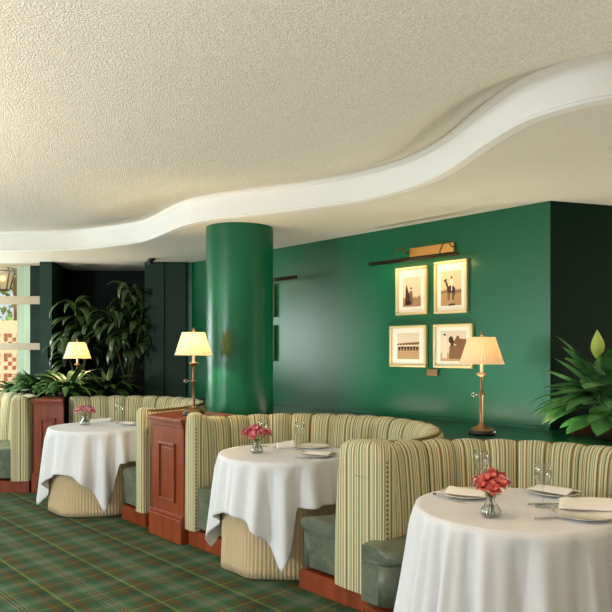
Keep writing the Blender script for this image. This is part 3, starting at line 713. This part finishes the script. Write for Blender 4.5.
def pot(root, x, y, z, r, h, m='pot'):
    MB().lathe([(0, 0), (r*.75, 0), (r, h), (r*1.06, h), (r*1.06, h*.88), (r*.9, h*.88)], 24, (x, y, z)).build('pot', M[m], root)
    MB().lathe([(r*.93, h*.9), (0, h*.92)], 20, (x, y, z)).build('soil', M['soil'], root)
def cane_plant(label, x, y, z, heads, seed, leaf='leaf_dark', pr=.13):
    rnd = random.Random(seed); root = thing('cane_plant', label, 'plant', (x, y, z), 0, 'tall dark plants in the corner')
    pot(root, x, y, z, pr, .22)
    for (dx, dy, h, n, ln) in heads:
        MB().tube([(x+dx*.15, y+dy*.15, z+.19), (x+dx*.6, y+dy*.6, z+h*.6), (x+dx, y+dy, z+h)], .013, 8).build('stem', M['stem'], root)
        mb = MB()
        for i in range(n):
            q = i/n; zz = z+h*(.52+.48*q)
            blade(mb, (x+dx*(.6+.4*q), y+dy*(.6+.4*q), zz), rnd.uniform(0, 2*PI), ln*rnd.uniform(.7, 1.15), R_(rnd.uniform(25, 75)), R_(rnd.uniform(110, 175)), .040*rnd.uniform(.8, 1.3), 10, .3, .04, rnd.uniform(-.6, .6))
        mb.v = [(min(max(p[0], -3.17), -1.93 if p[1] < 8.7 else -1.88), min(p[1], 9.12), p[2]) for p in mb.v]
        mb.build('foliage', M[leaf], root)
cane_plant('tall drooping dark cane plant at the left of the alcove, behind the glowing lamp', -2.80, 8.25, .91, [(-.08, .05, 1.18, 40, .44), (.14, -.05, .95, 34, .40), (-.2, .0, .72, 26, .38)], 3)
cane_plant('taller drooping dark cane plant in the alcove, right of the glowing corner lamp', -2.22, 8.3, .91, [(.02, .05, 1.38, 54, .46), (.18, -.02, 1.08, 40, .42), (-.2, -.1, 1.05, 36, .42), (.1, .05, .75, 30, .40)], 5)
def low_plant(label, x, y, z, n, ln, seed, leaf, group, w=.028, pr=.1, sp=(20, 80)):
    rnd = random.Random(seed); root = thing('leafy_plant', label, 'plant', (x, y, z), 0, group)
    pot(root, x, y, z, pr, .12); mb = MB()
    for i in range(n):
        a = rnd.uniform(0, 2*PI); blade(mb, (x+.03*math.cos(a), y+.03*math.sin(a), z+.11), a, ln*rnd.uniform(.6, 1.1), R_(rnd.uniform(*sp)), R_(rnd.uniform(50, 120)), w*rnd.uniform(.7, 1.3), 8, .3, .12)
    mb.build('foliage', M[leaf], root); return root
G = 'low plants along the left ledge'
low_plant('low dark strap leaved plant directly in front of the glowing corner lamp', -2.66, 7.44, .91, 80, .46, 11, 'leaf_mid', G, .036)
low_plant('low dark strap leaved plant right of the corner lamp, behind the far banquette', -2.30, 7.70, .91, 70, .46, 12, 'leaf_dark', G, .036)
low_plant('low leafy plant left of the corner lamp, below the window edge', -3.16, 7.86, .91, 80, .40, 13, 'leaf_mid', G, .036)
low_plant('small bright leafy plant on the sill below the window', -3.62, 8.22, .91, 40, .27, 14, 'leaf_mid', G, .03, .08)
low_plant('bright leafy plant at the left edge of the photo below the window', -3.98, 8.22, .91, 40, .29, 15, 'leaf_mid', G, .03, .08)

# peace lily at the right
lx, ly, lz = 2.04, 4.36, .91
root = thing('peace_lily', 'green peace lily with one lime upright bloom behind the near banquette, right edge', 'plant', (lx, ly, lz))
MB().lathe([(0, 0), (.12, 0), (.15, .16), (.16, .16), (.155, .14), (.14, .14)], 28, (lx, ly, lz)).build('pot', M['pot'], root)
MB().lathe([(.143, .145), (0, .15)], 24, (lx, ly, lz)).build('soil', M['soil'], root)
mb = MB(); rnd = random.Random(21)
for i in range(84):
    a = rnd.uniform(0, 2*PI); blade(mb, (lx+.05*math.cos(a), ly+.05*math.sin(a), lz+.14), a, rnd.uniform(.40, .68), R_(rnd.uniform(40, 88)), R_(rnd.uniform(45, 115)), .074*rnd.uniform(.75, 1.2), 12, .22, .42)
for (a, l, e, d, w_) in ((R_(196), .62, 42, 82, .055), (R_(215), .60, 55, 100, .06), (R_(180), .52, 30, 60, .05), (R_(240), .5, 60, 100, .06), (R_(165), .6, 58, 105, .055), (R_(225), .44, 30, 62, .055), (R_(270), .46, 65, 95, .06), (R_(205), .55, 70, 118, .055), (R_(250), .46, 30, 75, .07), (R_(230), .42, 22, 70, .07), (R_(265), .42, 35, 90, .07), (R_(205), .44, 18, 62, .07), (R_(285), .44, 40, 95, .07), (R_(190), .40, 24, 70, .065)):
    blade(mb, (lx+.04*math.cos(a), ly+.04*math.sin(a), lz+.14), a, l, R_(e), R_(d), w_, 14, .22, .4)
mb.v = [(p[0], min(p[1], 4.80), max(p[2], .93)) for p in mb.v]; mb.build('foliage', M['leaf_lily'], root)
sp_ = at(597, 358, 4.28); tip = at(597.5, 330, 4.28)
MB().tube([(lx-.02, ly-.02, lz+.14), (lx-.1, ly-.04, lz+.4), tuple(sp_)], .005, 8).build('flower_stalk', M['leaf_lily'], root)
rows = []
for i in range(15):
    t = i/14; z = sp_.z+(tip.z-sp_.z)*t; wd = .044*math.sin(PI*min(1, t*.93+.05))**.9*(1.25-.6*t)
    row = []
    for k in range(9):
        a = R_(-125+250*k/8)+R_(-60); row.append((sp_.x+wd*math.cos(a)+.004*math.sin(t*3), sp_.y+wd*math.sin(a)*.8, z))
    rows.append(row)
MB().grid(rows).build('bloom', M['spathe'], root)
mb = MB(); mb.box((lx+.42, ly+.24, lz+.06), (1.25, .05, .12)); 
tag(mb.build('planter_board', M['wood_dark'], None, 'bevel'), 'dark brown wooden board on the ledge behind the peace lily pot', 'board')

# ------------------------------------------------------------------ tableware (one of each kind, then copies)
def proto(name, label, cat, group): return thing(name, label, cat, (0, 0, 0), 0, group)
def wine_glass(label):
    r = proto('wine_glass', label, 'wine glass', 'stemmed glasses on the tables')
    MB().lathe([(.012, .102), (.026, .112), (.037, .132), (.040, .155), (.038, .18), (.033, .205), (.0322, .205), (.0372, .18), (.039, .155), (.036, .133), (.025, .114), (0, .106)], 28).build('bowl', M['glass'], r)
    MB().lathe([(.0042, .006), (.0036, .03), (.0036, .09), (.012, .103), (0, .106)], 14).build('stem', M['glass'], r)
    MB().lathe([(0, 0), (.036, 0), (.036, .002), (.012, .005), (.004, .008)], 28).build('foot', M['glass'], r)
    return r
def plate(label):
    r = proto('dinner_plate', label, 'plate', 'white plates on the tables')
    MB().lathe([(0, .0), (.075, 0), (.080, .004), (.128, .016), (.130, .0185), (.127, .0195), (.082, .009), (.074, .006), (0, .006)], 48).build('plate_body', M['porcelain'], r)
    MB().lathe([(.1245, .0188), (.127, .0200), (.130, .0193)], 48).build('rim_line', M['brass_light'], r)
    return r
def napkin_obj(label, sx, sy, h, ridge, seed):
    rnd = random.Random(seed); rows = []; nx, ny = 14, 10
    for j in range(ny+1):
        row = []
        for i in range(nx+1):
            u, v = i/nx*2-1, j/ny*2-1; e = min(1, (1-abs(u))*5)*min(1, (1-abs(v))*5)
            z = h*max(0, e)**.5*.45+ridge*max(0, 1-abs(v*1.15+.25*u))**1.2*(.75+.25*u)+.004*noise.noise(Vector((u*2, v*2, seed)))
            row.append((u*sx/2+.006*math.sin(3*v+seed), v*sy/2+.006*math.sin(2.4*u+seed), .004+max(z, .001)))
        rows.append(row)
    o = MB().grid(rows).build('napkin', M['napkin']); s = o.modifiers.new('thickness', 'SOLIDIFY'); s.thickness = .004; s.offset = -1
    return tag(o, label, 'napkin', 'folded white napkins')
def knife(label):
    r = proto('table_knife', label, 'knife', 'table knives')
    MB().tube([(-.11, 0, .006), (-.06, 0, .0065), (-.015, 0, .006), (0, 0, .005)], lambda t: .0055-.0015*t, 8).build('handle', M['steel'], r)
    mb = MB(); mb.add([(-.002, -.005, .004), (.09, -.008, .004), (.118, .003, .004), (.10, .006, .004), (-.002, .005, .004), (-.002, -.005, .0065), (.09, -.008, .005), (.118, .003, .0045), (.10, .006, .006), (-.002, .005, .0065)],
                      [[4, 3, 2, 1, 0], [5, 6, 7, 8, 9], [0, 1, 6, 5], [1, 2, 7, 6], [2, 3, 8, 7], [3, 4, 9, 8], [4, 0, 5, 9]], smooth=False)
    mb.build('blade', M['steel'], r); return r
def bud_vase(label):
    r = proto('bud_vase', label, 'vase', 'glass bud vases')
    MB().lathe([(0, .0), (.040, 0), (.044, .006), (.046, .016), (.042, .032), (.028, .052), (.018, .068), (.016, .078), (.021, .088), (.0198, .088), (.0145, .078), (.0165, .068), (.026, .051), (.040, .031), (.044, .016), (.041, .008), (0, .006)], 30).build('vase_body', M['glass'], r)
    MB().lathe([(0, .0065), (.0405, .0085), (.0435, .016), (.0395, .031), (.030, .044), (0, .044)], 24).build('water', M['water'], r)
    return r
def posy(label, m, seed, n, ht, spread, bs=1.55):
    rnd = random.Random(seed); r = proto('flower_posy', label, 'flowers', 'pink flower posies'); r['group'] = 'pink flower posies'
    heads = []
    for i in range(n):
        a = 2.4*i+rnd.uniform(-.3, .3); q = math.sqrt((i+.5)/n); heads.append(Vector((spread*q*math.cos(a), spread*q*math.sin(a), ht*(1-.28*q)+rnd.uniform(-.008, .012))))
    mb = MB()
    for i, h in enumerate(heads):
        if i % 2 == 0: b = Vector((rnd.uniform(-.02, .02), rnd.uniform(-.02, .02), .012)); mb.tube([b, Vector((h.x*.12, h.y*.12, .08)), h*.97], .0017, 5)
    mb.build('stalks', M['stalk'], r)
    for h in heads:
        mb = MB(); sz = rnd.uniform(.016, .023)*bs; ax = Vector((h.x*6, h.y*6, .5)).normalized(); q = ax.to_track_quat('Z', 'Y').to_matrix(); ph = rnd.uniform(0, 6)
        for ringn, (el, cnt) in enumerate(((15, 5), (50, 4))):
            for k in range(cnt):
                a = ph+2*PI*k/cnt+ringn*.5; rows = []
                for i in range(5):
                    t = i/4; w = sz*.55*math.sin(PI*min(1, t*.85+.12)); rr = sz*1.25*t; e = R_(el+35*(1-t))
                    cpt = Vector((math.cos(a)*rr*math.cos(e), math.sin(a)*rr*math.cos(e), rr*math.sin(e))); sd = Vector((-math.sin(a), math.cos(a), 0))
                    rows.append([h+q @ (cpt+sd*w), h+q @ (cpt*1.0-Vector((0, 0, .002))), h+q @ (cpt-sd*w)])
                mb.grid(rows)
        mb.build('bloom', M['petal_pale'] if (m == M['petal_coral'] and heads.index(h) % 4 == 1) else m, r)
    mb = MB()
    for k in range(4): blade(mb, (0, 0, .085), rnd.uniform(0, 6.28), .05, R_(40), R_(70), .008, 5, .2, .1)
    mb.build('leaves', M['stalk'], r)
    return r
def place(o, p, rz=0): o.location = (p[0], p[1], p[2] if len(p) > 2 else ZT); o.rotation_euler = (0, 0, rz); return o
def tp(px, py, h=ZT):                       # pixel on a table top
    Y = (EYE-h)*FPX/(py-HOR); return ((px-306)/FPX*Y, Y, h)
A45 = math.atan2(AV.y, AV.x)
# near table
va = bud_vase('clear glass bud vase with coral flowers on the nearest table'); place(va, tp(491, 516))
fl = posy('coral pink flowers in the vase on the nearest table', M['petal_coral'], 4, 16, .185, .070); place(fl, tp(491, 516, ZT+.0))
g0 = wine_glass('stemmed glass right of the flowers on the nearest table'); place(g0, tp(543, 507))
dup(g0, tp(481, 490), 0, 'stemmed glass behind the left side of the flowers on the nearest table')
p0 = plate('white plate at the right front of the nearest table, under a folded napkin'); place(p0, tp(584, 517))
dup(p0, tp(553, 494), 0, 'white plate at the back of the nearest table, right of the flowers')
dup(p0, tp(467, 496), 0, 'white plate at the left back of the nearest table, behind the flowers')
Z2 = ZT+.018
n0 = napkin_obj('large folded napkin standing off the plate at the right front of the nearest table', .27, .19, .012, .042, 1); q = tp(590, 511); place(n0, (q[0]+.01, q[1]+.02, Z2), R_(-18))
def nap(q, rz, label): o = n0.copy(); C.objects.link(o); o['label'] = label; return place(o, q, rz)
q = tp(555, 494); nap((q[0], q[1], Z2), R_(-50), 'folded napkin on the plate at the back of the nearest table').scale = (.8, .8, .5)
q = tp(468, 496); nap((q[0], q[1], Z2), R_(150), 'folded napkin on the left back plate of the nearest table').scale = (.75, .8, .45)
k0 = knife('table knife lying left of the flowers on the nearest table'); place(k0, tp(449, 499), R_(-58))
dup(k0, tp(559, 519), R_(8), 'table knife beside the right front plate on the nearest table')
dup(k0, tp(551, 505), R_(5), 'table knife right of the stemmed glass on the nearest table')
# middle table
dup(va, tp(257, 453), 0, 'clear glass bud vase with pink flowers on the middle table')
fl2 = posy('bright pink flowers in the vase on the middle table', M['petal'], 9, 18, .175, .085); place(fl2, tp(257, 453))
dup(g0, tp(300, 450), 0, 'stemmed glass right of the flowers on the middle table')
dup(g0, tp(263, 446.5), 0, 'stemmed glass just behind the pink flowers on the middle table')
dup(p0, tp(318, 456), 0, 'white plate at the right front of the middle table')
dup(p0, tp(313, 447.5), 0, 'white plate at the back of the middle table, right of the glass')
q = tp(320, 456); nap((q[0], q[1], Z2), R_(-30), 'folded napkin on the right front plate of the middle table').scale = (.75, .75, .4)
q = tp(285, 447.5); nap((q[0], q[1], ZT), R_(20), 'small peaked napkin behind the middle of the middle table').scale = (.55, .5, 1.2)
dup(k0, tp(312, 459), R_(-5), 'table knife at the front right edge of the middle table')
# far table
dup(va, tp(85, 425), 0, 'clear glass bud vase with pale pink flowers on the far table')
fl3 = posy('pale pink flowers in the vase on the far table', M['petal_pale'], 15, 15, .18, .078); place(fl3, tp(85, 425))
dup(g0, tp(119, 423), 0, 'stemmed glass right of the flowers on the far table')
dup(p0, tp(130, 425), 0, 'white plate at the right side of the far table')
q = tp(101, 421.5); nap((q[0], q[1], ZT), R_(15), 'folded napkin between the flowers and the glass on the far table').scale = (.8, .7, .8)
q = tp(130, 425); nap((q[0], q[1], Z2), R_(-30), 'folded napkin on the plate of the far table').scale = (.7, .7, .4)

# ------------------------------------------------------------------ outside: lantern, trees; a fitting on the soffit
lq = at(2.5, 290, 9.3)
root = thing('hanging_lantern', 'brass framed lantern hanging outside the window at the far left', 'lantern', tuple(lq))
hexr = lambda r, z, k: Vector((lq.x+r*math.cos(R_(60*k+30)), lq.y+r*math.sin(R_(60*k+30)), lq.z+z))
mb = MB()
for k in range(6):
    mb.tube([hexr(.09, 0, k), hexr(.155, .26, k)], .009, 6); mb.tube([hexr(.155, .26, k), hexr(.05, .40, k)], .009, 6); mb.tube([hexr(.155, .26, k), hexr(.155, .26, k+1)], .009, 6); mb.tube([hexr(.09, 0, k), hexr(.09, 0, k+1)], .009, 6)
mb.build('lantern_frame', M['dark_metal'], root)
mb = MB()
for k in range(6):
    mb.add([hexr(.088, .01, k), hexr(.088, .01, k+1), hexr(.15, .255, k+1), hexr(.15, .255, k)], [[0, 1, 2, 3]], smooth=False)
    mb.add([hexr(.15, .265, k), hexr(.15, .265, k+1), hexr(.05, .39, k+1), hexr(.05, .39, k)], [[0, 1, 2, 3]], smooth=False)
mb.build('lantern_panes', M['lantern_glass'], root)
MB().tube([lq+Vector((0, 0, .38)), Vector((lq.x, lq.y, 2.725))], .008, 8).build('hanging_rod', M['dark_metal'], root)
MB().ball(lq+Vector((0, 0, .17)), .04, 12, 8).build('bulb', M['bulb'], root)
def tree(label, x, y, h, r, n, seed, cr):
    rnd = random.Random(seed); root = thing('courtyard_tree', label, 'tree', (x, y, 0), 0, 'trees in the courtyard')
    MB().tube([(x, y, 0), (x+.05, y, h*.4), (x-.04, y+.05, h*.8), (x, y, h)], lambda t: r*(1-.6*t), 12).build('trunk', M['bark'], root)
    mb = MB()
    for i in range(n):
        d = Vector((rnd.gauss(0, 1), rnd.gauss(0, 1), rnd.gauss(0, .8))); d = d.normalized()*rnd.uniform(.5, 1)*cr
        blade(mb, (x+d.x, y+d.y, h*.86+d.z*.9), rnd.uniform(0, 6.28), .3, R_(rnd.uniform(-40, 40)), R_(60), .07, 4, .2)
    mb.build('crown', M['leaf_out'], root)
tree('slim brown trunked tree outside the window, behind the lantern', -5.72, 13.2, 4.2, .14, 420, 31, 1.4)
tree('leafy tree farther off outside the window', -8.6, 17.2, 3.6, .12, 420, 32, 1.5)
q = at(152, 262.5, 8.0)
root = thing('ceiling_spotlight', 'small dark spotlight under the soffit at the right of the plant alcove', 'spotlight', (q.x, q.y, SOFFIT))
MB().lathe([(0, SOFFIT-.02), (.045, SOFFIT-.02), (.045, SOFFIT+.002), (0, SOFFIT+.002)], 20, (q.x, q.y, 0)).build('mount', M['black'], root)
MB().tube([(q.x, q.y, SOFFIT-.018), (q.x-.01, q.y-.03, SOFFIT-.045), (q.x-.03, q.y-.08, SOFFIT-.06)], .028, 12).build('lamp_head', M['black'], root)

# ------------------------------------------------------------------ light
def area(name, loc, target, sx, sy, e, col):
    li = bpy.data.lights.new(name, 'AREA'); li.shape = 'RECTANGLE'; li.size = sx; li.size_y = sy; li.energy = e; li.color = col
    o = bpy.data.objects.new(name, li); C.objects.link(o); o.location = loc; o.rotation_euler = (Vector(target)-Vector(loc)).to_track_quat('-Z', 'Y').to_euler(); return o
#LIGHTS
def fill_spot(name, loc, e, col):             # added fill spot without a fixture, to brighten the ceiling
    li = bpy.data.lights.new(name, 'SPOT'); li.energy = e; li.color = col; li.spot_size = R_(172); li.spot_blend = 1.0; li.shadow_soft_size = .2
    o = bpy.data.objects.new(name, li); C.objects.link(o); o.location = loc; o.rotation_euler = (PI, 0, 0)
area('daylight_key', (LX+.05, 1.2, 1.52), (1.3, 4.6, 1.5), .6, .8, 112, (.78, .92, 1))
area('daylight_near', (LX+.02, 3.35, 1.4), (0, 3.35, 1.4), 2.0, 1.7, 34, (.74, .95, 1))
area('daylight_far', (LX+.02, 7.6, 1.4), (0, 7.6, 1.8), 1.35, 1.7, 96, (.90, 1, .97))
area('right_bounce', (RX-.05, 3.7, 1.0), (4.0, 3.3, 3.4), 1.6, 1.0, 110, (1, .90, .74))
for k, (x, y, e, c) in enumerate(((-3.4, 2.8, 92, (1, .82, .67)), (-1.4, .2, 62, (1, .91, .83)), (2.4, .6, 24, (1, .88, .70)))): fill_spot('ceiling_fill_'+'abc'[k], (x, y, 1.0), e*4, c)
for i, (x, y) in enumerate(((-1.6, 1.6), (1.4, .9), (.3, 2.4), (-2.4, 4.2))):
    li = bpy.data.lights.new('downlight', 'SPOT'); li.energy = 24; li.color = (1, .56, .24); li.spot_size = R_(110); li.spot_blend = .8; li.shadow_soft_size = .06
    o = bpy.data.objects.new('downlight', li); C.objects.link(o); o.location = (x, y, CEIL-.16)
li = bpy.data.lights.new('soffit fill strip', 'AREA'); li.shape = 'RECTANGLE'; li.size = 2.4; li.size_y = .05; li.energy = 24; li.color = (1, .88, .68)  # unseen strip light added behind the seats to brighten the soffit
o = bpy.data.objects.new('soffit_fill_strip', li); C.objects.link(o); p = vn(-3.1, 4.13); o.location = (p.x, p.y, .93); o.rotation_euler = (PI, 0, math.atan2(AV.y, AV.x))
#ENDLIGHTS
sun = bpy.data.lights.new('sun', 'SUN'); sun.energy = 6.5; sun.color = (1, .93, .8); sun.angle = R_(1); so = bpy.data.objects.new('sun', sun); C.objects.link(so)
so.rotation_euler = Vector((-.35, .62, -.75)).to_track_quat('-Z', 'Y').to_euler()
w = bpy.data.worlds.new('sky'); bpy.context.scene.world = w; w.use_nodes = True
bg = w.node_tree.nodes['Background']; bg.inputs[0].default_value = srgb(226, 236, 246); bg.inputs[1].default_value = 1.1
sc = bpy.context.scene
sc.view_settings.view_transform = 'Standard'; sc.view_settings.look = 'None'; sc.view_settings.exposure = 0; sc.view_settings.gamma = 1; sc.view_settings.use_curve_mapping = False
